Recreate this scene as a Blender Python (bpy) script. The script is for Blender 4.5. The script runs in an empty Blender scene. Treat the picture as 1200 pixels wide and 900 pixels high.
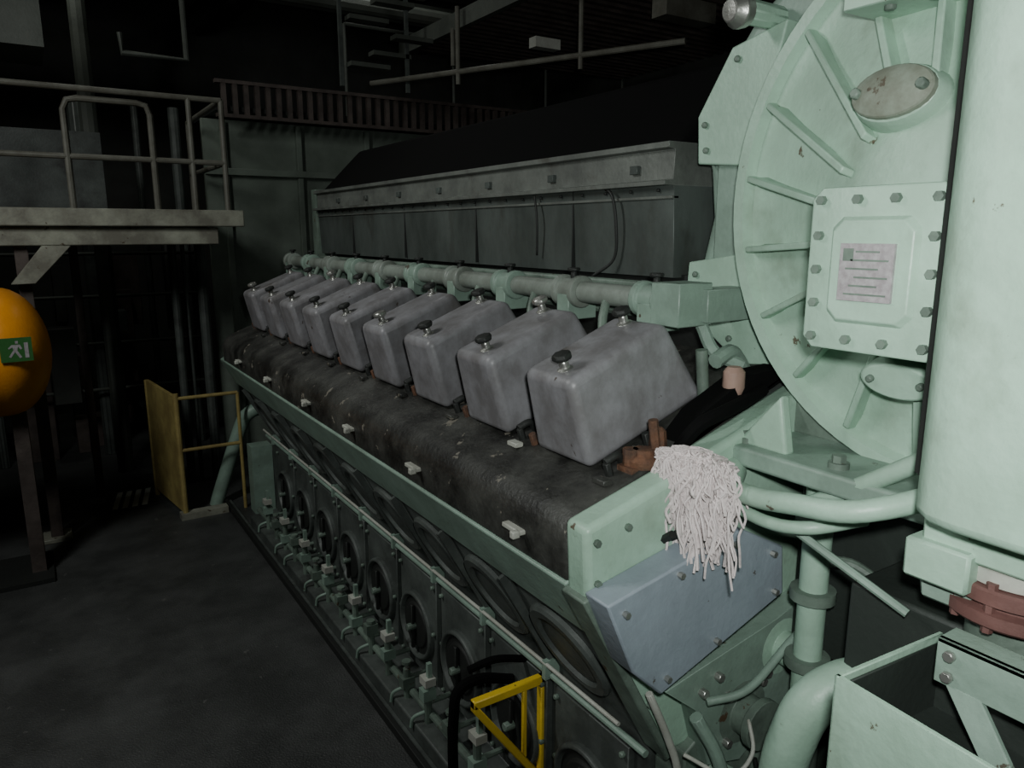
import bpy, bmesh, math, random
from mathutils import Vector, Matrix
random.seed(7)
scene = bpy.context.scene
R = math.radians

# ------------------------------------------------------------------ materials
def mat(name, base, rough=0.5, metal=0.0, var=0.25, grime=None, gscale=6.0, gamt=0.35, bump=0.15, bscale=60.0, chip=None, chipamt=0.0, spec=0.5, stain=None, stainamt=0.0, stretch=(1,1,1)):
    m = bpy.data.materials.new(name); m.use_nodes = True
    nt = m.node_tree; n = nt.nodes; l = nt.links
    b = n['Principled BSDF']
    tc = n.new('ShaderNodeTexCoord')
    mp = n.new('ShaderNodeMapping'); mp.inputs['Scale'].default_value = stretch
    l.new(tc.outputs['Object'], mp.inputs['Vector'])
    n1 = n.new('ShaderNodeTexNoise'); n1.inputs['Scale'].default_value = gscale; n1.inputs['Detail'].default_value = 8; n1.inputs['Roughness'].default_value = 0.65
    l.new(mp.outputs['Vector'], n1.inputs['Vector'])
    r1 = n.new('ShaderNodeValToRGB')
    r1.color_ramp.elements[0].position = 0.38; r1.color_ramp.elements[1].position = 0.66
    g = grime if grime else tuple(c*(1-var) for c in base)
    r1.color_ramp.elements[0].color = (*g, 1); r1.color_ramp.elements[1].color = (*base, 1)
    l.new(n1.outputs['Fac'], r1.inputs['Fac'])
    mx = n.new('ShaderNodeMixRGB'); mx.inputs['Fac'].default_value = gamt
    mx.inputs['Color1'].default_value = (*base, 1)
    l.new(r1.outputs['Color'], mx.inputs['Color2'])
    col = mx.outputs['Color']
    def layer(col, c, amt, sc, wid, det=10):
        n3 = n.new('ShaderNodeTexNoise'); n3.inputs['Scale'].default_value = sc; n3.inputs['Detail'].default_value = det; n3.inputs['Roughness'].default_value = 0.6
        l.new(mp.outputs['Vector'], n3.inputs['Vector'])
        r3 = n.new('ShaderNodeValToRGB'); p = 0.72 - amt
        r3.color_ramp.elements[0].position = p; r3.color_ramp.elements[1].position = p+wid
        r3.color_ramp.elements[0].color = (0,0,0,1); r3.color_ramp.elements[1].color = (1,1,1,1)
        l.new(n3.outputs['Fac'], r3.inputs['Fac'])
        m2 = n.new('ShaderNodeMixRGB'); m2.inputs['Color2'].default_value = (*c, 1)
        l.new(r3.outputs['Color'], m2.inputs['Fac']); l.new(col, m2.inputs['Color1'])
        return m2.outputs['Color']
    if stain: col = layer(col, stain, stainamt, 3.7, 0.16, 7)
    if chip: col = layer(col, chip, chipamt, 14, 0.02)
    l.new(col, b.inputs['Base Color'])
    n2 = n.new('ShaderNodeTexNoise'); n2.inputs['Scale'].default_value = bscale; n2.inputs['Detail'].default_value = 5
    l.new(tc.outputs['Object'], n2.inputs['Vector'])
    bp = n.new('ShaderNodeBump'); bp.inputs['Strength'].default_value = bump; bp.inputs['Distance'].default_value = 0.01
    l.new(n2.outputs['Fac'], bp.inputs['Height']); l.new(bp.outputs['Normal'], b.inputs['Normal'])
    b.inputs['Roughness'].default_value = rough; b.inputs['Metallic'].default_value = metal
    b.inputs['Specular IOR Level'].default_value = spec
    return m

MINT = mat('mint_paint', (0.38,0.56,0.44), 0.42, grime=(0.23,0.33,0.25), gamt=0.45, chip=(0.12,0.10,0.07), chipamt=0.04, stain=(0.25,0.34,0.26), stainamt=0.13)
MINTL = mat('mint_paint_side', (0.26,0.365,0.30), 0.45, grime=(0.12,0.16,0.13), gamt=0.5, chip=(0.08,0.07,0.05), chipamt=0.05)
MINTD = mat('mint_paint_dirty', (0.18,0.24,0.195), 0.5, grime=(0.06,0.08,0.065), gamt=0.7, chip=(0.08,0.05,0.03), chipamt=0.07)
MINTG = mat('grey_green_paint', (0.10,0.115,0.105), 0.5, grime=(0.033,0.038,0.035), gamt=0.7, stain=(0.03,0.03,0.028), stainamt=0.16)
COVER = mat('cover_grey_paint', (0.255,0.252,0.268), 0.45, metal=0.05, grime=(0.125,0.118,0.118), gamt=0.75, gscale=11, bump=0.10, stain=(0.08,0.07,0.062), stainamt=0.135, chip=(0.06,0.045,0.035), chipamt=0.05, stretch=(1,1,0.7))
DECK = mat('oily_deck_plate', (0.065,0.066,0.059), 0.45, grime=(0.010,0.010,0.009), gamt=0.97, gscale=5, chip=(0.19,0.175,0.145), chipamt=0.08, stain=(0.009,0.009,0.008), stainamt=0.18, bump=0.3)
LAG = mat('lagging_sheet_metal', (0.105,0.123,0.113), 0.5, metal=0.2, grime=(0.045,0.053,0.048), gamt=0.8, gscale=3, stain=(0.05,0.05,0.042), stainamt=0.16, bump=0.3, bscale=12, stretch=(1,1,0.5))
LAGL = mat('lagging_flange', (0.18,0.195,0.175), 0.5, metal=0.2, grime=(0.08,0.085,0.078), gamt=0.8, gscale=4, stain=(0.07,0.066,0.055), stainamt=0.16)
RAILP = mat('rail_pipe_paint', (0.25,0.29,0.255), 0.45, grime=(0.11,0.12,0.10), gamt=0.7)
BLACK = mat('black_rubber_and_shade', (0.004,0.004,0.004), 0.9, spec=0.1)
DARK = mat('dark_steel', (0.022,0.024,0.022), 0.6, metal=0.2)
DGREEN = mat('dark_green_steel_and_shade', (0.025,0.032,0.027), 0.6)
BLUE = mat('blue_grey_paint', (0.30,0.35,0.40), 0.45, grime=(0.20,0.235,0.265), gamt=0.5, chip=(0.1,0.09,0.08), chipamt=0.03)
STEEL = mat('bright_steel', (0.45,0.45,0.42), 0.35, metal=0.8)
WHITE = mat('off_white_paint', (0.48,0.49,0.44), 0.5, grime=(0.25,0.24,0.2), gamt=0.5)
CREAM = mat('platform_cream_paint', (0.36,0.37,0.30), 0.55, grime=(0.11,0.10,0.08), gamt=0.8, gscale=4, chip=(0.07,0.05,0.03), chipamt=0.06)
RAIL = mat('dull_rail_paint', (0.15,0.15,0.125), 0.6, grime=(0.07,0.065,0.05), gamt=0.8, gscale=5)
YEL = mat('yellow_paint', (0.80,0.56,0.03), 0.45, grime=(0.45,0.30,0.03), gamt=0.4, chip=(0.08,0.05,0.02), chipamt=0.05)
YELD = mat('dull_yellow_paint', (0.42,0.34,0.12), 0.5, grime=(0.15,0.10,0.04), gamt=0.6)
ORANGE = mat('orange_paint', (0.75,0.29,0.02), 0.4, grime=(0.5,0.18,0.012), gamt=0.4)
GREEN = mat('green_sign', (0.03,0.13,0.03), 0.5)
REDB = mat('red_brown_primer', (0.18,0.085,0.075), 0.6, grime=(0.08,0.035,0.03), gamt=0.6)
PINK = mat('pink_brown_plastic', (0.38,0.25,0.20), 0.6, grime=(0.2,0.12,0.1), gamt=0.5)
RUST = mat('rusty_metal', (0.16,0.072,0.038), 0.8, grime=(0.04,0.026,0.02), gamt=0.85, gscale=20, bump=0.5)
RAG = mat('cotton_rag', (0.72,0.65,0.64), 0.95, grime=(0.5,0.43,0.42), gamt=0.5, gscale=25, bump=0.5, spec=0.1)
FLOOR = mat('floor_plate_paint', (0.072,0.075,0.073), 0.5, grime=(0.028,0.030,0.029), gamt=0.85, gscale=2.2, bump=0.6, bscale=110, chip=(0.105,0.105,0.10), chipamt=0.05)
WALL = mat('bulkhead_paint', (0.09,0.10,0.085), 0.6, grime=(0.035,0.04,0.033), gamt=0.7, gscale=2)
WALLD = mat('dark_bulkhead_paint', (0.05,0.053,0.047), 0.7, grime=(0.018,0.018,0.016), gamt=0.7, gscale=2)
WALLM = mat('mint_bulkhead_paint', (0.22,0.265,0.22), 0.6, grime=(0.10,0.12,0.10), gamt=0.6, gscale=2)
BRN = mat('brown_deck_ribs', (0.095,0.075,0.066), 0.7, grime=(0.025,0.018,0.016), gamt=0.7)
PLATE = mat('aluminium_label', (0.40,0.385,0.39), 0.5, grime=(0.24,0.21,0.22), gamt=0.8, gscale=60)
PEEL=mat('peeling_paint',(0.24,0.28,0.225),0.6,grime=(0.16,0.17,0.13),gamt=0.8,gscale=22,chip=(0.10,0.085,0.06),chipamt=0.07)

# ------------------------------------------------------------------ builder
class B:
    def __init__(s, *mats): s.bm = bmesh.new(); s.mats = list(mats)
    def mi(s, m):
        if m is None: return 0
        if m not in s.mats: s.mats.append(m)
        return s.mats.index(m)
    def poly(s, vs, fs, m=None):
        i = s.mi(m); bv = [s.bm.verts.new(v) for v in vs]
        for f in fs:
            try:
                fc = s.bm.faces.new([bv[k] for k in f]); fc.material_index = i
            except ValueError: pass
    def box(s, x0,x1,y0,y1,z0,z1, m=None, M=None):
        vs = [Vector(v) for v in ((x0,y0,z0),(x1,y0,z0),(x1,y1,z0),(x0,y1,z0),(x0,y0,z1),(x1,y0,z1),(x1,y1,z1),(x0,y1,z1))]
        if M is not None: vs = [M@v for v in vs]
        s.poly(vs, [(0,3,2,1),(4,5,6,7),(0,1,5,4),(1,2,6,5),(2,3,7,6),(3,0,4,7)], m)
    def prism(s, pts, axis, a0, a1, m=None):
        def mk(p,a):
            return {'y':(p[0],a,p[1]),'x':(a,p[0],p[1]),'z':(p[0],p[1],a)}[axis]
        n = len(pts)
        vs = [mk(p,a0) for p in pts]+[mk(p,a1) for p in pts]
        fs = [tuple(range(n)), tuple(range(2*n-1,n-1,-1))]+[(i,(i+1)%n,(i+1)%n+n,i+n) for i in range(n)]
        s.poly(vs, fs, m)
    def lathe(s, o, d, prof, m=None, seg=24, sy=1.0, cap=True):
        o = Vector(o); d = Vector(d).normalized()
        u = d.orthogonal().normalized() if abs(d.z) > 0.9 else Vector((0,0,1)).cross(d).normalized()
        w = d.cross(u)
        vs = []
        for (r,h) in prof:
            for k in range(seg):
                a = 2*math.pi*k/seg
                vs.append(o+d*h+u*(math.cos(a)*r)+w*(math.sin(a)*r*sy))
        fs = []
        for j in range(len(prof)-1):
            for k in range(seg):
                k2=(k+1)%seg
                fs.append((j*seg+k,j*seg+k2,(j+1)*seg+k2,(j+1)*seg+k))
        if cap:
            fs.append(tuple(range(seg-1,-1,-1))); q=(len(prof)-1)*seg
            fs.append(tuple(range(q,q+seg)))
        s.poly(vs, fs, m)
    def cyl(s, p0, p1, r, r1=None, m=None, seg=16):
        p0=Vector(p0); p1=Vector(p1); L=(p1-p0).length
        s.lathe(p0, p1-p0, [(r,0),(r if r1 is None else r1,L)], m, seg)
    def loft(s, rings, m=None, cap=True):
        n=len(rings[0]); vs=[v for r in rings for v in r]; fs=[]
        for j in range(len(rings)-1):
            for k in range(n):
                k2=(k+1)%n; fs.append((j*n+k,j*n+k2,(j+1)*n+k2,(j+1)*n+k))
        if cap: fs.append(tuple(range(n-1,-1,-1))); q=(len(rings)-1)*n; fs.append(tuple(range(q,q+n)))
        s.poly(vs, fs, m)
    def tube(s, pts, r, m=None, seg=10, smooth=True, sub=6):
        P=[Vector(p) for p in pts]
        if smooth and len(P)>2:
            Q=[]; E=[P[0]*2-P[1]]+P+[P[-1]*2-P[-2]]
            for i in range(1,len(E)-2):
                for k in range(sub):
                    t=k/sub; a,b,c,d=E[i-1],E[i],E[i+1],E[i+2]
                    Q.append(0.5*((2*b)+(c-a)*t+(2*a-5*b+4*c-d)*t*t+(3*b-a-3*c+d)*t**3))
            Q.append(P[-1]); P=Q
        rings=[]; T=(P[1]-P[0]).normalized(); u=T.orthogonal().normalized()
        for i,p in enumerate(P):
            T=((P[min(i+1,len(P)-1)]-P[max(i-1,0)])).normalized()
            u=(u-T*u.dot(T)).normalized(); w=T.cross(u)
            rings.append([p+u*(math.cos(2*math.pi*k/seg)*r)+w*(math.sin(2*math.pi*k/seg)*r) for k in range(seg)])
        s.loft(rings, m)
    def done(s, name, parent=None, bevel=0.0, bseg=2, angle=35):
        bmesh.ops.recalc_face_normals(s.bm, faces=s.bm.faces)
        me=bpy.data.meshes.new(name); s.bm.to_mesh(me); s.bm.free()
        for m in s.mats: me.materials.append(m)
        me.shade_smooth(); me.set_sharp_from_angle(angle=R(angle))
        o=bpy.data.objects.new(name, me); scene.collection.objects.link(o)
        if parent: o.parent=parent
        if bevel>0:
            b=o.modifiers.new('bevel','BEVEL'); b.width=bevel; b.segments=bseg; b.limit_method='ANGLE'; b.angle_limit=R(35); b.harden_normals=False
        return o
def empty(name, loc=(0,0,0)):
    e=bpy.data.objects.new(name,None); e.empty_display_size=0.1; scene.collection.objects.link(e); return e

# ------------------------------------------------------------------ room
b=B(FLOOR); b.box(-3.6,7.0,-3.0,10.6,-0.1,0.0); b.done('floor')
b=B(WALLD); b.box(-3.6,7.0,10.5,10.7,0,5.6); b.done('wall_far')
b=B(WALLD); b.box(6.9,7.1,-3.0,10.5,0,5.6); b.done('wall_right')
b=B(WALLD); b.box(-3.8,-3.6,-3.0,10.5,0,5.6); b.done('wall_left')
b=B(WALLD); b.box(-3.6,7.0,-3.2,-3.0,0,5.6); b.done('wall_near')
b=B(WALLD); b.box(-3.8,7.1,-3.2,10.7,5.6,5.7); b.done('ceiling')

# ------------------------------------------------------------------ engine
eng=empty('marine_diesel_engine')
Y0,Y1=1.40,5.55
XC=2.6
def mir(p): return [(x,z) for x,z in p]+[(2*XC-x,z) for x,z in reversed(p)]
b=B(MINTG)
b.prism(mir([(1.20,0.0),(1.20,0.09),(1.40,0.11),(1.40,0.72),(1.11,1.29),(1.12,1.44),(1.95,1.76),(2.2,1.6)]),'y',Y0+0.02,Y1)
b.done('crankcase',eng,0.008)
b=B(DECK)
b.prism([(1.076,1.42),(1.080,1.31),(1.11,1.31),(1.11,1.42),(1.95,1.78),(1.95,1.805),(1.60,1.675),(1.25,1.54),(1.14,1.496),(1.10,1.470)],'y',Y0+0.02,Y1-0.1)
b.done('head_deck',eng,0.025,4)
b=B(MINT,MINTL)
u=Vector((0.4706,0,-0.8824)); nn=Vector((-0.8824,0,-0.4706))
def sl(s,y,h):
    v=Vector((1.088,0,1.305))+u*s+nn*h; return (v.x,y,v.z)
P=[sl(-0.01,0,0.012),sl(0.20,0,0.012),sl(0.20,0,-0.03),sl(-0.01,0,-0.03)]
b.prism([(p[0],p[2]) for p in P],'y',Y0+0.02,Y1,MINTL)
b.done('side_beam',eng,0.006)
b=B(MINT)
b.prism([(1.068,1.49),(1.078,1.30),(1.16,1.14),(1.385,0.74),(1.60,0.74),(1.95,1.0),(2.3,1.25),(2.3,1.72),(1.95,1.77),(1.335,1.565)],'y',1.33,Y0+0.02)
b.done('bank_end_plate',eng,0.018,4)
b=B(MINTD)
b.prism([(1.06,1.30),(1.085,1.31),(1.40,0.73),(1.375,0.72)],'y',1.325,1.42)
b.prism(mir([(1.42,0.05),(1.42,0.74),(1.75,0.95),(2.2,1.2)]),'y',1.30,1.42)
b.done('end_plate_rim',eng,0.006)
b=B(MINTG,MINTD)
cy=[1.675+0.43*i for i in range(9)]
for y in cy:
    o=Vector(sl(0.43,y,-0.005)); b.lathe(o,nn,[(0.175,0),(0.175,0.015),(0.165,0.024),(0.135,0.024),(0.128,0.010),(0.08,0.016),(0.0,0.018)],MINTG,36,cap=False)
    q=[sl(0.21,0,0.0),sl(0.21,0,0.03),sl(0.62,0,0.02),sl(0.64,0,0.0)]
    b.prism([(p[0],p[2]) for p in q],'y',y+0.208,y+0.222,MINTG)
b.done('sloped_port_covers',eng)
b=B(WHITE,MINTL)
b.tube([(1.365,Y0+0.0,0.70),(1.365,3,0.70),(1.365,Y1,0.70)],0.012,MINTL,smooth=False)
b.tube([(1.345,Y0+0.1,0.745),(1.345,Y1,0.745)],0.007,WHITE,smooth=False)
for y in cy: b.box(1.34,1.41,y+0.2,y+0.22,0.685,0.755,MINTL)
b.done('side_drain_pipe',eng)
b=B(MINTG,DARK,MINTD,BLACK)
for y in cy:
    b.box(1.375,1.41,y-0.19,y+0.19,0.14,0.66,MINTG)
    o=(1.375,y,0.37)
    b.lathe(o,(-1,0,0),[(0.165,0),(0.165,0.02),(0.158,0.028),(0.148,0.028),(0.14,0.008)],MINTG,36,cap=False)
    b.lathe(o,(-1,0,0),[(0.14,0.008),(0.11,0.008),(0.105,0.018),(0.06,0.02),(0.0,0.02)],DARK,36,cap=False)
    b.box(1.335,1.35,y-0.010,y+0.010,0.26,0.48,DARK)
    b.cyl((1.36,y,0.37),(1.315,y,0.37),0.018,m=MINTD,seg=8)
    for dy in (-0.172,0.172):
        for z in (0.17,0.40,0.63): b.cyl((1.375,y+dy,z),(1.358,y+dy,z),0.011,m=MINTD,seg=6)
b.done('crankcase_doors',eng,0.003,1)
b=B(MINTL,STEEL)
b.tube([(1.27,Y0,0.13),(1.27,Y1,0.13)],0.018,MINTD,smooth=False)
for i in range(18):
    y=1.56+0.215*i; hz=0.24+0.05*(i%2)
    b.cyl((1.255,y,0.09),(1.255,y,hz),0.017,m=MINTD,seg=10)
    b.box(1.225,1.285,y-0.024,y+0.024,0.15+0.03*(i%3),0.20+0.03*(i%3),MINTL if i%2 else MINTD)
    if i%2==0:
        b.cyl((1.255,y,hz),(1.255,y,hz+0.025),0.009,m=STEEL,seg=8)
        b.cyl((1.255,y,hz+0.025),(1.255,y,hz+0.038),0.022,m=MINTD,seg=10)
    else:
        b.box(1.225,1.275,y-0.045,y+0.015,hz,hz+0.035,WHITE)
        b.box(1.245,1.265,y-0.03,y-0.01,hz+0.03,hz+0.10,MINTL)
    b.cyl((1.255,y,0.19),(1.40,y,0.19),0.012,m=MINTD,seg=8)
    if i%3!=1: b.tube([(1.255,y,0.15),(1.20,y+0.03,0.12),(1.19,y+0.04,0.07)],0.008,MINTL)
b.done('indicator_valve_row',eng)
b=B(WHITE)
for y in (1.62,2.28,2.92,3.5,4.2,4.9):
    b.box(1.055,1.085,y-0.01,y+0.08,1.375,1.39)
    b.box(1.035,1.06,y-0.012,y+0.008,1.37,1.392)
b.done('lip_handles',eng,0.004)
for i in range(9):
    y0=1.55+0.43*i; y1=y0+0.25; ym=(y0+y1)/2
    b=B(COVER)
    bot=[(1.25,1.548),(1.69,1.712)]; top=[(1.185,1.805),(1.535,1.944)]
    def ring(p,ins):
        (xa,za),(xb,zb)=p
        return [(xa,y0+ins,za),(xb,y0+ins,zb),(xb,y1-ins,zb),(xa,y1-ins,za)]
    b.loft([ring(bot,-0.008),ring(top,0.010)])
    c=b.done('rocker_cover_%d'%(i+1),eng,0.026,5)
    b=B(COVER,STEEL,DARK,RUST)
    up=Vector((-0.34,0,0.94)).normalized()
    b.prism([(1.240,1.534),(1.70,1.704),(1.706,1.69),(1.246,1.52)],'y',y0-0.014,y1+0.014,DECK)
    for q,(x,z,yy) in enumerate(((1.235,1.822,ym-0.03),(1.50,1.928,ym+0.03))):
        p=Vector((x,yy,z)); km=(DARK,DARK,DARK,STEEL,DARK)[(i+2*q)%5]
        b.lathe(p-up*0.01,up,[(0.026,0),(0.026,0.012),(0.014,0.018),(0.014,0.035),(0.010,0.04)],STEEL,14)
        b.lathe(p-up*0.01,up,[(0.012,0.038),(0.028,0.042),(0.031,0.05),(0.027,0.060),(0.008,0.064)],km,7)
    for k,yy in enumerate((y0-0.06,y1+0.05)):
        b.cyl((1.28,yy,1.53),(1.262,yy,1.585),0.013,m=(RUST if k else DARK),seg=6)
        b.cyl((1.42,yy,1.59),(1.40,yy,1.65),0.013,m=DARK,seg=6)
    b.tube([(1.33,y0-0.05,1.57),(1.30,y0-0.06,1.60),(1.26,y0-0.055,1.585)],0.012,DARK)
    if i>0: b.tube([(1.60,y0-0.09,1.66),(1.58,y0-0.09,1.80),(1.60,y0-0.05,1.90),(1.64,y0-0.02,1.97)],0.016,MINTD)
    b.box(1.22,1.25,y0-0.10,y0-0.05,1.535,1.55,WHITE if i==1 else DECK)
    b.done('cover_fittings_%d'%(i+1),eng,0.002,1)
b=B(MINTL,MINTD,WHITE,RAILP)
b.cyl((1.66,1.62,1.99),(1.66,5.6,1.99),0.038,m=RAILP,seg=20)
for i in range(10):
    y=1.50+0.43*i+0.24
    b.lathe((1.66,y-0.06,1.99),(0,1,0),[(0.045,0),(0.058,0.005),(0.058,0.03),(0.048,0.035),(0.048,0.10),(0.058,0.105),(0.058,0.13),(0.045,0.135)],RAILP if i%2 else MINTL,20)
    b.box(1.61,1.74,y-0.035,y+0.035,1.89,1.98,MINTL)
    b.cyl((1.66,y,2.03),(1.66,y,2.065),0.012,m=DARK,seg=8)
    b.cyl((1.66,y,2.062),(1.66,y,2.074),0.024,m=DARK,seg=10)
b.box(1.60,1.74,1.58,1.70,1.92,2.05,MINTL)
b.box(1.70,1.97,1.56,1.66,1.93,2.03,MINTL)
b.tube([(1.76,1.7,1.93),(1.76,5.6,1.93)],0.02,MINTD,smooth=False)
b.tube([(1.80,1.7,2.02),(1.80,5.6,2.02)],0.014,MINTD,smooth=False)
b.done('common_rail_pipe',eng,0.003,1)
b=B(LAG,LAGL)
b.prism([(1.92,2.04),(1.905,2.36),(3.30,2.36),(3.30,2.04)],'y',1.93,5.72,LAG)
b.prism([(1.86,2.36),(1.86,2.375),(1.90,2.38),(1.905,2.48),(1.875,2.485),(1.875,2.505),(3.30,2.505),(3.30,2.36)],'y',1.93,5.72,LAGL)
b.prism([(1.96,1.78),(1.96,2.05),(3.2,2.05),(3.2,1.78)],'y',1.5,5.5,DARK)
b.box(1.90,2.3,5.74,5.85,1.9,2.52,MINTD)
for y in (2.5,3.3,4.15,5.0):
    b.box(1.902,1.93,y,y+0.006,2.05,2.36,DARK)
b.box(1.897,1.93,1.93,5.72,2.315,2.325,LAGL)
for i in range(26):
    b.cyl((1.905,2.0+0.145*i,2.345),(1.893,2.0+0.145*i,2.345),0.007,m=DARK,seg=6)
for i in range(7): b.box(1.885,1.91,2.1+0.52*i,2.14+0.52*i,2.405,2.435,LAG)
b.tube([(1.88,2.28,2.37),(1.875,2.22,2.33),(1.88,2.20,2.22),(1.89,2.22,2.10),(1.85,2.3,2.03)],0.006,DARK)
b.tube([(1.88,2.75,2.37),(1.875,2.72,2.25),(1.89,2.74,2.10)],0.005,DARK)
b.done('lagged_air_box',eng,0.004,1)
b=B(BLACK)
b.prism([(1.93,2.50),(2.25,2.82),(2.95,2.82),(3.28,2.50)],'y',1.95,5.70)
b.done('exhaust_lagging',eng,0.03,3)
b=B(BLUE)
b.prism([(1.065,1.328),(1.529,1.421),(1.708,1.33),(1.725,1.181),(1.255,1.025),(1.154,1.123)],'y',1.24,1.33)
b.done('end_junction_cover',eng,0.006)
b=B(STEEL,DARK)
for (x,z) in ((1.12,1.295),(1.27,1.07),(1.45,1.12),(1.68,1.20),(1.50,1.385),(1.66,1.32),(1.30,1.35)):
    b.cyl((x,1.24,z),(x,1.225,z),0.009,m=STEEL,seg=6)
for x in (1.33,1.36): b.cyl((x,1.33,1.405),(x,1.30,1.43),0.012,m=DARK,seg=6)
for (x,z) in ((1.10,1.45),(1.105,1.34),(1.20,1.47),(1.20,1.10),(1.30,0.93)):
    b.cyl((x,1.33,z),(x,1.318,z),0.010,m=MINTD,seg=6)
b.done('end_bolts',eng)
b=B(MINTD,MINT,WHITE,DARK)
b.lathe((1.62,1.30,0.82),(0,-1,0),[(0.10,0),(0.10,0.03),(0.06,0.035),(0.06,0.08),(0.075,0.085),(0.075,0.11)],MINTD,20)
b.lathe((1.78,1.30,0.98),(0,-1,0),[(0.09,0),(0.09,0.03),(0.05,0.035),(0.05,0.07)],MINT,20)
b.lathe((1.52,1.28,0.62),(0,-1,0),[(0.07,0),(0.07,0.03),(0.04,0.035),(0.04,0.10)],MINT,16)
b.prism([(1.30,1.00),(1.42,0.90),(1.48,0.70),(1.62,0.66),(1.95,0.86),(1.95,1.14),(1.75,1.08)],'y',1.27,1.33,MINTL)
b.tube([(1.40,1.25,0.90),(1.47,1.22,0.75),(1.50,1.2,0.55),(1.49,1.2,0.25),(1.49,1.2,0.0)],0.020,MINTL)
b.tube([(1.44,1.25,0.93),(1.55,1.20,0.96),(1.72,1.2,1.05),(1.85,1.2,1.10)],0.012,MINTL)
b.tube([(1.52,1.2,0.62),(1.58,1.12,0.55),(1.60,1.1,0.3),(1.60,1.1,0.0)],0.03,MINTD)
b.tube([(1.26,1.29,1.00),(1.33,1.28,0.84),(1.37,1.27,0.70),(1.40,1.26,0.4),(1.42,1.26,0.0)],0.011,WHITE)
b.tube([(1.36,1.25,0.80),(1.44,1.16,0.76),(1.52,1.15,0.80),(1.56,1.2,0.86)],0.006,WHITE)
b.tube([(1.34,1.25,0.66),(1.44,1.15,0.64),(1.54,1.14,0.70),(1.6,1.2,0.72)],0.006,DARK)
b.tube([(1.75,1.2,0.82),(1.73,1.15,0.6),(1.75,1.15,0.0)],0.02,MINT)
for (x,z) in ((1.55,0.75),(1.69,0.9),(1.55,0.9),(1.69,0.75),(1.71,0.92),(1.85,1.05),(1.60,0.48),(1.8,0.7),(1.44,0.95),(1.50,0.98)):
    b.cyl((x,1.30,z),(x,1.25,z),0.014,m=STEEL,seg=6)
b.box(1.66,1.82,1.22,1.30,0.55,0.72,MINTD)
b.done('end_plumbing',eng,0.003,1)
b=B(RUST,DARK)
b.cyl((1.33,1.47,1.55),(1.33,1.47,1.62),0.022,m=RUST,seg=8)
b.cyl((1.40,1.44,1.58),(1.38,1.44,1.70),0.014,m=RUST,seg=8)
b.lathe((1.36,1.45,1.57),(0,0,1),[(0.045,0),(0.05,0.02),(0.03,0.035),(0.03,0.05)],RUST,10)
b.lathe((1.42,1.46,1.60),(0,0,1),[(0.02,0),(0.026,0.02),(0.022,0.06),(0.012,0.07)],RUST,8)
b.box(1.30,1.42,1.43,1.49,1.545,1.575,RUST)
b.lathe((1.70,1.445,1.735),(0,0,1),[(0.026,0),(0.033,0.02),(0.032,0.065),(0.02,0.08)],PINK,12)
b.tube([(1.70,1.52,1.82),(1.78,1.53,1.84),(1.86,1.55,1.78),(1.9,1.55,1.7)],0.024,MINTL)
b.tube([(1.72,1.60,1.92),(1.74,1.56,1.84),(1.80,1.50,1.80)],0.02,MINTL)
b.cyl((1.66,1.52,1.70),(1.64,1.52,1.86),0.018,m=MINTD)
b.tube([(1.45,1.42,1.60),(1.49,1.38,1.68),(1.58,1.37,1.71),(1.70,1.40,1.72),(1.80,1.42,1.74)],0.02,BLACK)
b.prism([(1.42,1.58),(1.95,1.78),(1.95,1.80),(1.75,1.79),(1.55,1.70)],'y',1.42,1.50,BLACK)  # black wedge stands in for the shadow in the hollow here
b.done('rusty_injector_fittings_and_shade',eng)

# ------------------------------------------------------------------ turbocharger
tur=empty('turbocharger')
TY,TZ=0.864,2.28
def circ(x,yc,zc,r,n=72,sz=1.0): return [(x,yc+r*math.cos(2*math.pi*k/n),zc+r*sz*math.sin(2*math.pi*k/n)) for k in range(n)]
b=B(MINT)
b.loft([circ(1.95,TY,TZ,0.64),circ(1.87,TY,TZ,0.65),circ(1.87,TY,TZ,0.695),circ(1.80,TY,TZ,0.70),circ(1.782,TY,TZ,0.69),circ(1.782,TY,TZ,0.658),circ(1.81,TY,TZ,0.645),
        circ(1.81,TY,TZ,0.60),circ(1.775,TY,TZ,0.50),circ(1.73,TY,TZ-0.03,0.36),circ(1.68,TY,TZ-0.06,0.27),circ(1.66,TY,TZ-0.08,0.24)],cap=True)
b.done('ribbed_casing_cover',tur)
b=B(MINT)
for k in range(20):
    a=2*math.pi*(k+0.35)/20
    ca,sa=math.cos(a),math.sin(a)
    t=Vector((0,-sa,ca))*0.009
    pts=[(1.82,TY+0.65*ca,TZ+0.65*sa),(1.775,TY+0.645*ca,TZ+0.645*sa),(1.65,TY+0.28*ca,TZ-0.05+0.28*sa),(1.70,TY+0.26*ca,TZ-0.06+0.26*sa),(1.80,TY+0.49*ca,TZ+0.49*sa)]
    v=[Vector(p)-t for p in pts]+[Vector(p)+t for p in pts]; n=5
    b.poly(v,[tuple(range(n)),tuple(range(2*n-1,n-1,-1))]+[(i,(i+1)%n,(i+1)%n+n,i+n) for i in range(n)])
b.done('radial_ribs',tur,0.004,2)
b=B(MINT)
yc,zc=0.875,2.123
def sq(x,h,w,c=0.022):
    P=[(-w,-h+c),(-w+c,-h),(w-c,-h),(w,-h+c),(w,h-c),(w-c,h),(-w+c,h),(-w,h-c)]
    return [(x,yc+p[0],zc+p[1]) for p in P]
b.loft([sq(1.72,0.19,0.17),sq(1.50,0.165,0.145),sq(1.455,0.150,0.130)])
b.loft([sq(1.455,0.168,0.148),sq(1.42,0.168,0.148),sq(1.417,0.164,0.144)])
b.loft([sq(1.42,0.11,0.095),sq(1.405,0.10,0.085)])
b.done('bearing_cover',tur,0.004)
b=B(PLATE,STEEL,DARK)
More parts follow.
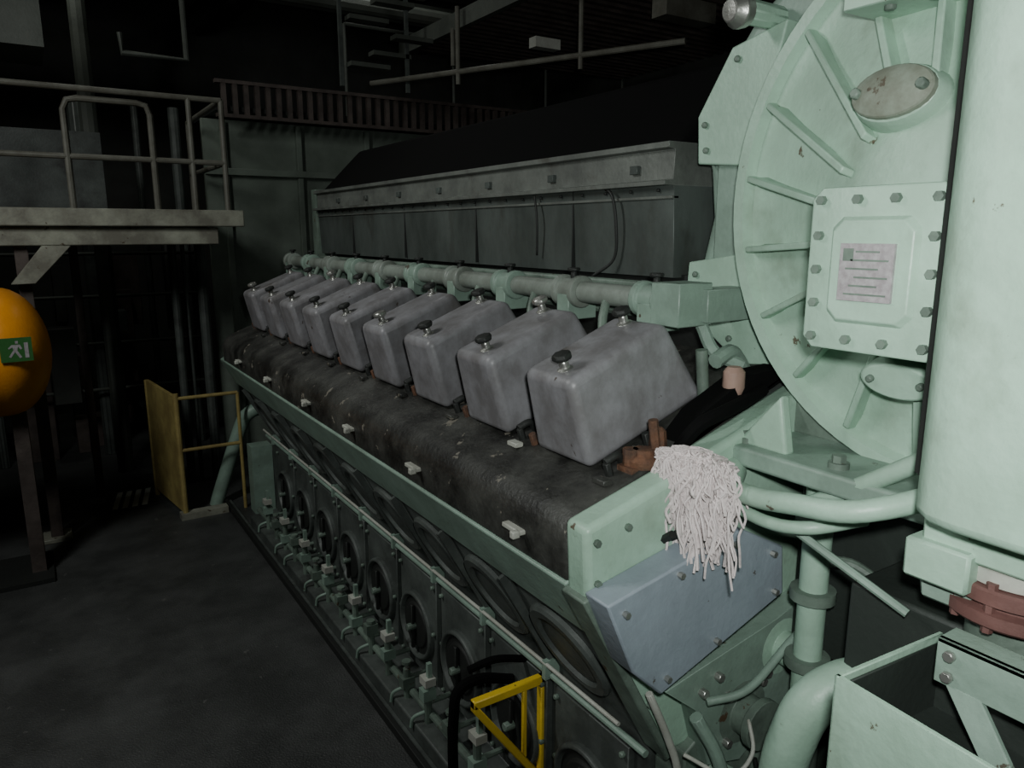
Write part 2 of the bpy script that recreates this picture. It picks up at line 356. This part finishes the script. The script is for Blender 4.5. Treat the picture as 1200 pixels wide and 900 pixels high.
b.box(1.398,1.406,yc-0.055,yc+0.060,zc-0.060,zc+0.055,PLATE)
for k in range(6): b.box(1.3965,1.3985,yc-0.045+0.02*(k%2),yc+0.045-0.01*(k%3),zc-0.048+0.017*k,zc-0.0445+0.017*k,MINTD)
b.box(1.3965,1.3985,yc+0.03,yc+0.052,zc+0.02,zc+0.045,MINTD)
b.done('rating_plate',tur)
b=B(MINTL,MINTD)
for dy in (-0.122,-0.04,0.04,0.122):
    for dz in (-0.142,0.142): b.cyl((1.425,yc+dy,zc+dz),(1.405,yc+dy,zc+dz),0.010,m=MINTD,seg=6)
for dz in (-0.07,0.0,0.07):
    for dy in (-0.122,0.122): b.cyl((1.425,yc+dy,zc+dz),(1.405,yc+dy,zc+dz),0.010,m=MINTD,seg=6)
for k in range(28):
    a=2*math.pi*k/28; b.cyl((1.86,TY+0.675*math.cos(a),TZ+0.675*math.sin(a)),(1.89,TY+0.675*math.cos(a),TZ+0.675*math.sin(a)),0.016,m=MINTD,seg=6)
b.done('cover_bolts',tur)
b=B(MINT,STEEL,DARK)
b.lathe((1.76,1.00,2.47),(-1,0,0.25),[(0.115,0),(0.105,0.10),(0.095,0.125),(0.0,0.125)],MINT,28,sy=0.66,cap=False)
b.lathe((1.66,1.00,2.495),(-1,0,0.25),[(0.098,0),(0.094,0.035),(0.06,0.048),(0,0.05)],PEEL,24,sy=0.62,cap=False)
for dy in (-0.075,0.075): b.cyl((1.64,1.0+dy,2.50),(1.605,1.0+dy,2.508),0.013,m=MINTD,seg=6)
b.lathe((1.74,0.93,1.89),(-1,0,-0.3),[(0.10,0),(0.095,0.09),(0.085,0.10),(0.0,0.102)],MINT,28,sy=0.5,cap=False)
for dy in (-0.06,0.06): b.cyl((1.65,0.93+dy,1.865),(1.63,0.93+dy,1.86),0.010,m=MINTD,seg=6)
b.lathe((1.80,1.57,2.82),(-1,0.1,-0.1),[(0.045,0),(0.05,0.03),(0.042,0.04),(0.03,0.06),(0.0,0.062)],STEEL,16,cap=False)
b.tube([(1.95,1.57,2.82),(1.80,1.57,2.82)],0.035,MINT,smooth=False)
b.box(1.62,1.79,0.74,1.13,2.69,2.73,MINT)
for yy in (0.84,0.94,1.04): b.cyl((1.66,yy,2.68),(1.66,yy,2.75),0.014,m=MINTD,seg=6)
b.done('casing_bosses',tur,0.003,1)
b=B(MINTL)
b.prism([(y,z+2.2) for y,z in ((1.677,.66),(1.80,.512),(1.88,.349),(1.84,.2),(1.82,0.05),(1.865,-.13),(1.88,-.28),(1.625,-.42),(1.3,-.46),(.4,-.46),(.1,-.2),(.1,.5),(.5,.85),(1.3,.9))],'x',1.97,2.5)
b.done('gas_inlet_casing',tur,0.04,4)
b=B(MINT,MINTD)
b.prism([(y,z+2.2) for y,z in ((1.50,.60),(1.70,.56),(1.83,.37),(1.82,.22),(1.60,.20))],'x',1.90,1.98,MINT)
b.prism([(y,z+2.2) for y,z in ((1.50,-.05),(1.84,-.10),(1.85,-.26),(1.60,-.42),(1.45,-.40))],'x',1.90,1.98,MINT)
b.box(1.93,1.98,1.60,1.76,2.08,2.42,MINTL)
for (y,z) in ((1.79,.34),(1.78,.26),(1.67,.52),(1.80,-.14),(1.81,-.22),(1.64,-.34)):
    b.cyl((1.90,y,z+2.2),(1.885,y,z+2.2),0.012,m=MINTD,seg=6)
b.done('casing_flanges',tur,0.012,3)
b=B(MINT)
prof=[(1.27,-0.5),(1.28,0.60),(1.29,0.65),(1.32,0.685),(1.37,0.70),(2.4,0.71),(2.4,-0.5)]
b.prism(prof,'z',1.69,3.5)
b.done('air_intake_casing',tur,0.02,3)
b=B(MINT,MINTD)
b.prism([(1.38,0.70),(1.40,0.74),(2.3,0.74),(2.3,0.70)],'z',1.74,3.4,DARK)
for k in range(6): b.cyl((1.285,0.45-0.13*k,1.74),(1.27,0.45-0.13*k,1.74),0.012,m=MINTD,seg=6)
b.box(1.38,1.62,0.50,0.70,1.61,1.69,MINT)
b.box(1.36,1.50,0.60,0.72,1.55,1.63,MINT)
b.prism([(0.55,1.62),(0.72,1.62),(0.70,1.50),(0.62,1.50)],'x',1.40,1.44,MINTL)
b.done('casing_seam_and_feet',tur,0.006,1)
b=B(MINT,MINTL)
b.box(1.58,2.35,0.74,1.385,1.57,1.625,MINTL)
b.box(1.60,1.64,1.34,1.385,1.40,1.58,MINT)
b.prism([(1.37,1.62),(1.34,1.76),(1.24,1.84),(1.14,1.70),(1.06,1.62)],'x',1.84,2.2,MINTD)
b.prism([(1.36,1.62),(1.22,1.78),(1.19,1.62)],'x',1.62,1.66,MINT)
b.done('turbo_support_bracket',tur,0.01,3)
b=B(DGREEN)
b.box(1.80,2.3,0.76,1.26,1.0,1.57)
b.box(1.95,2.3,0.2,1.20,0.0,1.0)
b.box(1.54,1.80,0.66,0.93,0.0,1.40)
b.done('turbo_pedestal',tur,0.01)
b=B(MINTD)
for (x,y) in ((1.64,1.33),(1.64,1.05),(1.64,0.82)):
    b.cyl((x,y,1.625),(x,y,1.64),0.026,seg=16); b.cyl((x,y,1.64),(x,y,1.658),0.018,seg=6)
b.done('bracket_bolts',tur)
b=B(MINTD,REDB,STEEL)
c=(1.50,0.57,0)
b.cyl((c[0],c[1],1.1),(c[0],c[1],1.70),0.08,m=MINTD,seg=32)
b.lathe((c[0],c[1],1.50),(0,0,1),[(0.12,0),(0.125,0.005),(0.125,0.028),(0.105,0.032),(0.105,0.042),(0.125,0.046),(0.125,0.07),(0.12,0.074)],REDB,40)
b.lathe((c[0],c[1],1.574),(0,0,1),[(0.105,0),(0.11,0.003),(0.11,0.03),(0.10,0.033)],WHITE,40)
for k in range(10):
    a=2*math.pi*k/10; b.cyl((c[0]+0.112*math.cos(a),c[1]+0.112*math.sin(a),1.49),(c[0]+0.112*math.cos(a),c[1]+0.112*math.sin(a),1.585),0.010,m=REDB,seg=6)
b.done('flanged_air_pipe',tur)

b=B(MINT,MINTD)
b.tube([(1.46,1.27,1.555),(1.42,1.12,1.57),(1.40,1.0,1.595),(1.41,0.86,1.62),(1.52,0.76,1.66),(1.62,0.72,1.69)],0.025,MINT,16)
b.tube([(1.47,1.25,1.51),(1.44,1.10,1.51),(1.44,0.98,1.535),(1.56,0.92,1.55)],0.016,MINT,12)
b.tube([(1.62,1.10,1.52),(1.60,0.95,1.62),(1.60,0.74,1.77)],0.022,MINT,14,smooth=False)
b.tube([(1.46,1.04,1.51),(1.50,0.77,1.40)],0.010,MINTL,8,smooth=False)
b.cyl((1.45,1.25,1.53),(1.58,1.33,1.55),0.04,m=MINT)
b.done('bent_oil_tubes',tur)
b=B(MINT,MINTD)
b.cyl((1.70,1.13,0.9),(1.70,1.13,1.57),0.038,m=MINT,seg=18)
for z in (1.02,1.22,1.44): b.lathe((1.70,1.13,z),(0,0,1),[(0.06,0),(0.06,0.03)],MINTD,18)
b.cyl((1.70,1.13,0.0),(1.70,1.13,0.9),0.05,m=MINTD,seg=18)
b.tube([(1.70,1.13,1.33),(1.76,1.05,1.33),(1.79,0.98,1.25),(1.79,0.96,1.0)],0.015,MINTD)
b.done('vertical_flanged_pipe',tur)
b=B(MINT)
b.tube([(1.60,0.90,1.135),(1.54,0.925,1.13),(1.48,0.955,1.09),(1.45,0.98,1.00),(1.44,1.0,0.85),(1.44,1.0,0.5),(1.44,1.0,0.0)],0.056,MINT,28)
b.done('large_elbow_pipe',tur)

tr=empty('open_steel_tray')
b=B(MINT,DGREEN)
M=Matrix.Translation((1.1,0.676,0))@Matrix.Rotation(R(-4),4,'Z')
b.box(0.0,0.010,-0.75,0.0,1.05,1.447,M=M)
b.box(0.0,0.30,-0.010,0.0,1.05,1.447,M=M)
b.box(0.29,0.302,-0.75,0.0,1.05,1.44,M=M)
b.box(0.0,0.30,-0.762,-0.75,1.05,1.447,M=M)
b.box(0.010,0.29,-0.75,-0.010,1.05,1.30,m=DGREEN,M=M)  # dark inner boxes put the tray's interior shadow into the colour
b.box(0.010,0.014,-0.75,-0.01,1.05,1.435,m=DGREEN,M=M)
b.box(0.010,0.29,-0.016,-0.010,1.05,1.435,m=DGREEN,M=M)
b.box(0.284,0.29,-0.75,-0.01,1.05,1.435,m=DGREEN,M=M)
for (x,y) in ((0.02,-0.02),(0.28,-0.02),(0.02,-0.72),(0.28,-0.72)): b.box(x-0.015,x+0.015,y-0.015,y+0.015,0,1.05,m=MINTD,M=M)
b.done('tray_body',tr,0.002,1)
b=B(MINTL,STEEL)
b.box(1.28,1.292,0.28,0.60,1.415,1.50,MINTL)
b.box(1.28,1.34,0.28,0.60,1.49,1.50,MINTL)
b.poly([(1.279,0.58,1.42),(1.279,0.52,1.42),(1.20,0.34,1.24),(1.20,0.38,1.22),(1.291,0.58,1.42),(1.291,0.52,1.42),(1.212,0.34,1.24),(1.212,0.38,1.22)],[(0,1,2,3),(7,6,5,4),(0,4,5,1),(1,5,6,2),(2,6,7,3),(3,7,4,0)],MINTL)
for (y,z) in ((0.575,1.475),(0.575,1.435)): b.cyl((1.28,y,z),(1.268,y,z),0.011,m=STEEL,seg=6)
b.done('angle_bracket',tr,0.002,1)

# ------------------------------------------------------------------ rag
b=B(RAG)
for k in range(620):
    a=random.uniform(0,2*math.pi); rr=random.random()**0.5
    top=Vector((1.41+0.04*rr*math.cos(a),1.285+0.09*rr*math.sin(a),1.600+random.uniform(0,0.05)*(1-0.6*rr)))
    L=random.uniform(0.05,0.28)
    if random.random()<0.25: L*=0.5
    out=Vector((-0.045*random.random()-0.004,random.uniform(-0.05,0.06),0))
    pts=[top+Vector((0.02,0,0))]; p=top.copy()
    p=p+out*0.8+Vector((0,0,0.010)); pts.append(p.copy())
    n=6
    for j in range(n):
        p=p+Vector((random.uniform(-.012,.013),random.uniform(-.020,.015),-L/n))+out*0.04
        pts.append(p.copy())
    b.tube(pts,random.uniform(0.0025,0.0045),seg=5,sub=3)
b.done('cotton_rag')

# ------------------------------------------------------------------ yellow bracket
yb=empty('yellow_pipe_bracket')
b=B(YEL)
yy=1.93
b.box(1.09,1.395,yy,yy+0.03,0.628,0.66)
b.box(1.362,1.395,yy,yy+0.03,0.0,0.66)
b.box(1.29,1.308,yy+0.006,yy+0.022,0.36,0.64)
b.prism([(1.09,0.66),(1.09,0.618),(1.335,0.265),(1.372,0.265)],'y',yy,yy+0.03)
b.done('bracket_frame',yb,0.004,1)
b=B(REDB,BLACK)
b.lathe((1.20,1.80,0.30),(-0.3,-0.2,1),[(0.055,0),(0.06,0.008),(0.055,0.016)],REDB,16)
b.cyl((1.20,1.80,0.2),(1.20,1.80,0.32),0.014,m=REDB)
b.cyl((1.20,1.80,0.0),(1.20,1.80,0.22),0.035,m=REDB)
b.tube([(1.36,2.12,0.55),(1.22,2.12,0.60),(1.13,2.12,0.58),(1.11,2.12,0.48),(1.11,2.13,0.3),(1.12,2.13,0.05)],0.02,BLACK)
b.tube([(1.38,2.06,0.66),(1.25,2.06,0.70),(1.15,2.08,0.68)],0.014,BLACK)
b.done('red_hand_valve',yb)

b=B(DARK,MINTG); b.box(1.14,1.165,1.0,6.2,0,0.045,DARK); b.box(1.165,1.20,1.0,6.2,0,0.02,MINTG); b.done('floor_coaming',None,0.003)
b=B(MINTD); b.lathe((0.36,2.95,0.0),(0,0,1),[(0.035,0),(0.035,0.006),(0.02,0.012),(0.0,0.012)],STEEL,16,cap=False); b.done('floor_drain_plug')

# ------------------------------------------------------------------ platform on the left
pf=empty('access_platform')
b=B(CREAM,DARK)
b.box(-3.0,1.40,5.92,6.0,2.24,2.36,CREAM)
b.box(-3.0,1.22,5.98,6.04,2.11,2.235,CREAM)
b.box(-3.0,1.38,6.0,7.4,2.30,2.34,DARK)
for x in (-2.9,-1.2,0.25,1.1): b.box(x,x+0.06,6.04,7.4,2.12,2.30,DARK)
b.done('platform_deck',pf,0.008)
b=B(RAIL)
for z in (3.14,2.70): b.tube([(-3.0,5.97,z),(1.30,5.97,z)],0.02,smooth=False)
for x in (-2.4,-1.3,-0.4,1.077,1.30): b.tube([(x,5.97,2.34),(x,5.97,3.14)],0.02,smooth=False)
b.tube([(0.294,5.97,2.34),(0.294,5.97,3.0),(0.32,5.97,3.06),(0.38,5.97,3.075),(0.74,5.97,3.075),(0.80,5.97,3.06),(0.82,5.97,3.0),(0.82,5.97,2.34)],0.022,smooth=False)
b.tube([(1.30,5.97,3.14),(1.30,7.3,3.14)],0.02,smooth=False); b.tube([(1.30,5.97,2.70),(1.30,7.3,2.70)],0.02,smooth=False)
b.tube([(1.30,7.3,2.34),(1.30,7.3,3.14)],0.02,smooth=False)
b.done('guard_rail',pf)
b=B(DARK,CREAM,BRN)
b.box(-0.08,0.0,6.05,6.13,0,2.12,BRN); b.box(-0.2,0.05,6.0,6.2,0,0.03,CREAM)
b.box(0.27,0.33,6.9,6.96,0,2.12,BRN)
b.tube([(1.02,6.9,0.0),(1.02,6.9,2.3)],0.035,MINTG,smooth=False)
b.tube([(1.24,6.9,0.0),(1.24,6.9,2.3)],0.045,MINTG,smooth=False)
b.tube([(1.12,7.0,0.0),(1.12,7.0,2.3)],0.02,MINTG,smooth=False)
b.prism([(0.25,2.11),(0.02,1.86),(-0.12,1.86),(0.08,2.11)],'y',5.94,6.02,CREAM)
b.done('platform_columns',pf,0.004,1)

ot=empty('orange_tank')
b=B(ORANGE)
prof=[(0.0001,0.0)]+[(0.40*math.sin(a),0.26*(1-math.cos(a))) for a in [math.pi/2*k/10 for k in range(1,11)]]+[(0.40,1.2)]+[(0.40*math.cos(a),1.2+0.26*math.sin(a)) for a in [math.pi/2*k/8 for k in range(1,8)]]
b.lathe((0.06,5.55,1.47),(-1,0,0),prof,ORANGE,40)
b.done('tank_shell',ot,0,angle=60)
b=B(BRN,DARK)
for x in (-0.20,-0.95): b.box(x,x+0.08,5.45,5.65,0,1.13,BRN)
b.box(-1.1,-0.08,5.3,5.8,0.0,0.03,DARK)
b.cyl((-0.26,5.55,1.85),(-0.26,5.55,1.93),0.09,m=DARK)
b.done('tank_stand',ot)
b=B(GREEN,WHITE)
M=Matrix.Translation((-0.20,5.145,1.53))@Matrix.Rotation(R(6),4,'Z')
b.box(0.0,0.16,-0.01,-0.002,-0.07,0.07,GREEN,M=M)
def fl(pts): b.poly([M@Vector((x,-0.012,z)) for x,z in pts],[tuple(range(len(pts)))],PLATE)
fl([(0.078,0.052),(0.092,0.052),(0.092,0.036),(0.078,0.036)])
fl([(0.06,0.03),(0.10,0.03),(0.11,0.005),(0.102,0.0),(0.09,0.018),(0.085,-0.005),(0.105,-0.045),(0.093,-0.05),(0.073,-0.012),(0.05,-0.045),(0.04,-0.038),(0.066,0.0),(0.062,0.016),(0.045,0.005),(0.04,0.012)])
fl([(0.12,0.04),(0.14,0.04),(0.14,-0.05),(0.12,-0.05)])
b.done('green_safety_sign',ot)

sb=empty('safety_barrier')
b=B(YELD)
b.poly([(0.80,6.0,0.06),(0.70,6.72,0.06),(0.70,6.72,1.0),(0.80,6.0,0.98),(0.83,6.0,0.06),(0.73,6.72,0.06),(0.73,6.72,1.0),(0.83,6.0,0.98)],[(0,1,2,3),(7,6,5,4),(0,4,5,1),(1,5,6,2),(2,6,7,3),(3,7,4,0)],YELD)
b.tube([(0.82,6.0,0),(0.82,6.0,1.0)],0.02,YELD,smooth=False)
b.tube([(0.71,6.72,0),(0.71,6.72,1.0)],0.02,YELD,smooth=False)
for z in (0.96,0.55): b.tube([(0.82,6.0,z),(1.27,6.0,z)],0.014,YELD,smooth=False)
b.tube([(1.27,6.0,0),(1.27,6.0,0.96)],0.014,YELD,smooth=False)
b.done('barrier_frame',sb)
b=B(CREAM,MINT)
b.box(0.78,1.13,5.96,6.05,0,0.05,CREAM)
b.done('barrier_base',sb)
b=B(MINT)
b.tube([(1.08,6.18,0.0),(1.12,6.18,0.12),(1.30,6.15,0.62),(1.37,6.12,0.75),(1.5,6.1,0.80)],0.055,MINTL,14)
b.box(1.30,1.46,5.80,5.94,0.0,0.55,MINTL)
b.done('bilge_suction_pipe')

b=B(DARK,WHITE)
b.box(0.34,0.68,6.45,6.88,0,0.02,DARK)
for k in range(4):
    x=0.34+0.072*k
    b.poly([(x,6.45,0.022),(x+0.042,6.45,0.022),(x+0.122,6.88,0.022),(x+0.08,6.88,0.022)],[(0,1,2,3)],WHITE)
b.done('hazard_striped_mat')

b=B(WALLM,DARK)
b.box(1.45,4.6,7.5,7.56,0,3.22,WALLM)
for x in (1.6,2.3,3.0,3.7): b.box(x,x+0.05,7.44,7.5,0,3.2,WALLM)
b.box(1.45,4.6,7.40,7.5,2.72,2.78,WALLM)
b.done('wall_partition',None,0.004)
wk=empty('upper_walkway')
b=B(BRN,RAIL,DARK)
b.box(1.5,6.6,7.1,8.1,3.24,3.28,DARK)
for k in range(52): b.box(1.55+0.095*k,1.59+0.095*k,7.05,7.09,3.2,3.46,BRN)
b.box(1.5,6.6,7.04,7.10,3.46,3.49,BRN); b.box(1.5,6.6,7.04,7.10,3.18,3.21,BRN)
for x in (2.7,3.85,5.0,6.1): b.tube([(x,7.1,3.28),(x,7.1,4.1)],0.016,WALL,smooth=False)
b.tube([(2.7,7.1,4.1),(6.5,7.1,4.1)],0.016,WALL,smooth=False)
b.done('walkway_cross',wk)
b=B(BRN,RAIL,DARK)
for k in range(44):
    y=1.6+0.125*k; b.box(3.3,6.0,y,y+0.05,3.93,4.02,BRN)
b.box(3.3,6.0,1.6,7.0,4.02,4.04,BRN)
b.box(3.25,3.31,1.5,7.1,3.88,4.02,WALL)
b.tube([(2.74,6.6,3.50),(4.0,4.0,3.50)],0.022,RAIL,smooth=False)
b.tube([(3.25,6.0,3.9),(3.25,6.0,3.6)],0.02,RAIL,smooth=False)
for t in (0.33,0.72):
    x=2.74+1.26*t; y=6.6-2.6*t; b.tube([(x,y,3.40),(x,y,4.0)],0.02,RAIL,smooth=False)
b.done('walkway_side',wk)
cl=empty('overhead_pipework')
b=B(WALL,MINTG,CREAM,DARK)
for k in range(7):
    x=2.35+0.22*(k%3)+0.1*random.random(); z=3.55+0.13*k; y=6.2+0.1*(k%2)
    b.box(x,x+0.35,y,y+0.12,z,z+0.035,WALL)
for x in (2.35,2.95): b.box(x,x+0.03,6.3,6.33,3.4,5.6,MINTG)
for k in range(9):
    y=3.2+0.8*k; b.box(-3.6,6.9,y,y+0.08,5.25,5.6,WALLD)
for (x,z,r) in ((0.9,4.9,.10),(1.3,5.0,.06),(2.0,4.7,.12),(2.6,5.0,.08),(-0.6,4.6,.14)):
    b.tube([(x,1.0,z),(x,10.3,z)],r,random.choice([WALL,MINTG,WALLD]),smooth=False)
for (y,z,r) in ((6.4,4.45,.05),(7.0,4.25,.07),(8.2,4.6,.12)):
    b.tube([(-3.4,y,z),(6.8,y,z)],r,random.choice([WALL,MINTG]),smooth=False)
b.box(-1.2,0.24,6.2,6.9,3.42,3.95,WALL)
b.tube([(0.56,7.6,0),(0.56,7.6,5.6)],0.07,WALL,smooth=False)
b.tube([(0.80,7.0,3.75),(0.80,7.0,3.60),(1.28,7.0,3.60),(1.28,7.0,4.4)],0.025,WALL,smooth=False)
b.box(4.0,4.5,4.2,4.35,3.72,3.86,RAIL); b.box(3.7,3.95,5.4,5.5,3.7,3.78,WHITE)
b.box(-1.2,0.6,7.2,7.25,2.34,3.0,MINTG)
b.done('overhead_pipes_and_trays',cl)
dk=empty('background_machinery')
b=B(WALLD,MINTG,BRN,WALL)
for k in range(34):
    x=random.uniform(-1.6,1.2); y=random.uniform(8.0,9.8); w=random.uniform(.1,.35); z0=random.choice([0,0,0.6,1.2]); h=random.uniform(.2,1.0)
    b.box(x,x+w,y,y+0.25,z0,z0+h,random.choice([WALLD,MINTG,BRN,WALLD]))
for x in (-1.2,-0.4,0.5,1.0,1.35): b.tube([(x,8.3,0),(x,8.3,3.4)],random.uniform(.03,.07),MINTG,smooth=False)
for z in (0.7,1.15,1.6,2.0): b.tube([(-2,8.1,z),(1.4,8.1,z)],0.018,WALL,smooth=False)
b.done('auxiliary_pump_unit',dk,0.01,1)

# ------------------------------------------------------------------ lights
def light(name,typ,loc,energy,color,tgt=None,**k):
    d=bpy.data.lights.new(name,typ); d.energy=energy; d.color=color
    for a,v in k.items(): setattr(d,a,v)
    o=bpy.data.objects.new(name,d); o.location=loc; scene.collection.objects.link(o)
    if tgt: o.rotation_euler=(Vector(tgt)-Vector(loc)).to_track_quat('-Z','Y').to_euler()
    return o
light('hand_torch','SPOT',(0.10,0.02,2.30),150,(0.95,1.0,0.97),(2.3,1.5,1.95),spot_size=R(105),spot_blend=1.0,shadow_soft_size=0.04)
light('ceiling_lamp','AREA',(-1.3,3.2,3.8),60,(0.97,1.0,0.97),(1.2,4.3,1.4),shape='RECTANGLE',size=0.3,size_y=1.2)
light('ceiling_lamp','AREA',(0.2,7.0,5.0),14,(0.97,1.0,0.92),(0.2,6.5,0),shape='RECTANGLE',size=0.3,size_y=1.2)
light('ceiling_lamp','AREA',(3.0,6.6,5.2),9,(0.97,1.0,0.95),(3.0,7.0,2.0),shape='RECTANGLE',size=0.3,size_y=1.2)
w=bpy.data.worlds.new('world'); scene.world=w; w.use_nodes=True
w.node_tree.nodes['Background'].inputs[0].default_value=(0.8,0.9,0.85,1); w.node_tree.nodes['Background'].inputs[1].default_value=0.02

# ------------------------------------------------------------------ camera
cam=bpy.data.cameras.new('camera'); cam.sensor_width=36; cam.lens=26.1; cam.clip_start=0.02
co=bpy.data.objects.new('camera',cam); scene.collection.objects.link(co)
co.location=(0,0,2.2)
co.rotation_euler=Vector((.5292,.8244,-.2004)).to_track_quat('-Z','Y').to_euler()
scene.camera=co
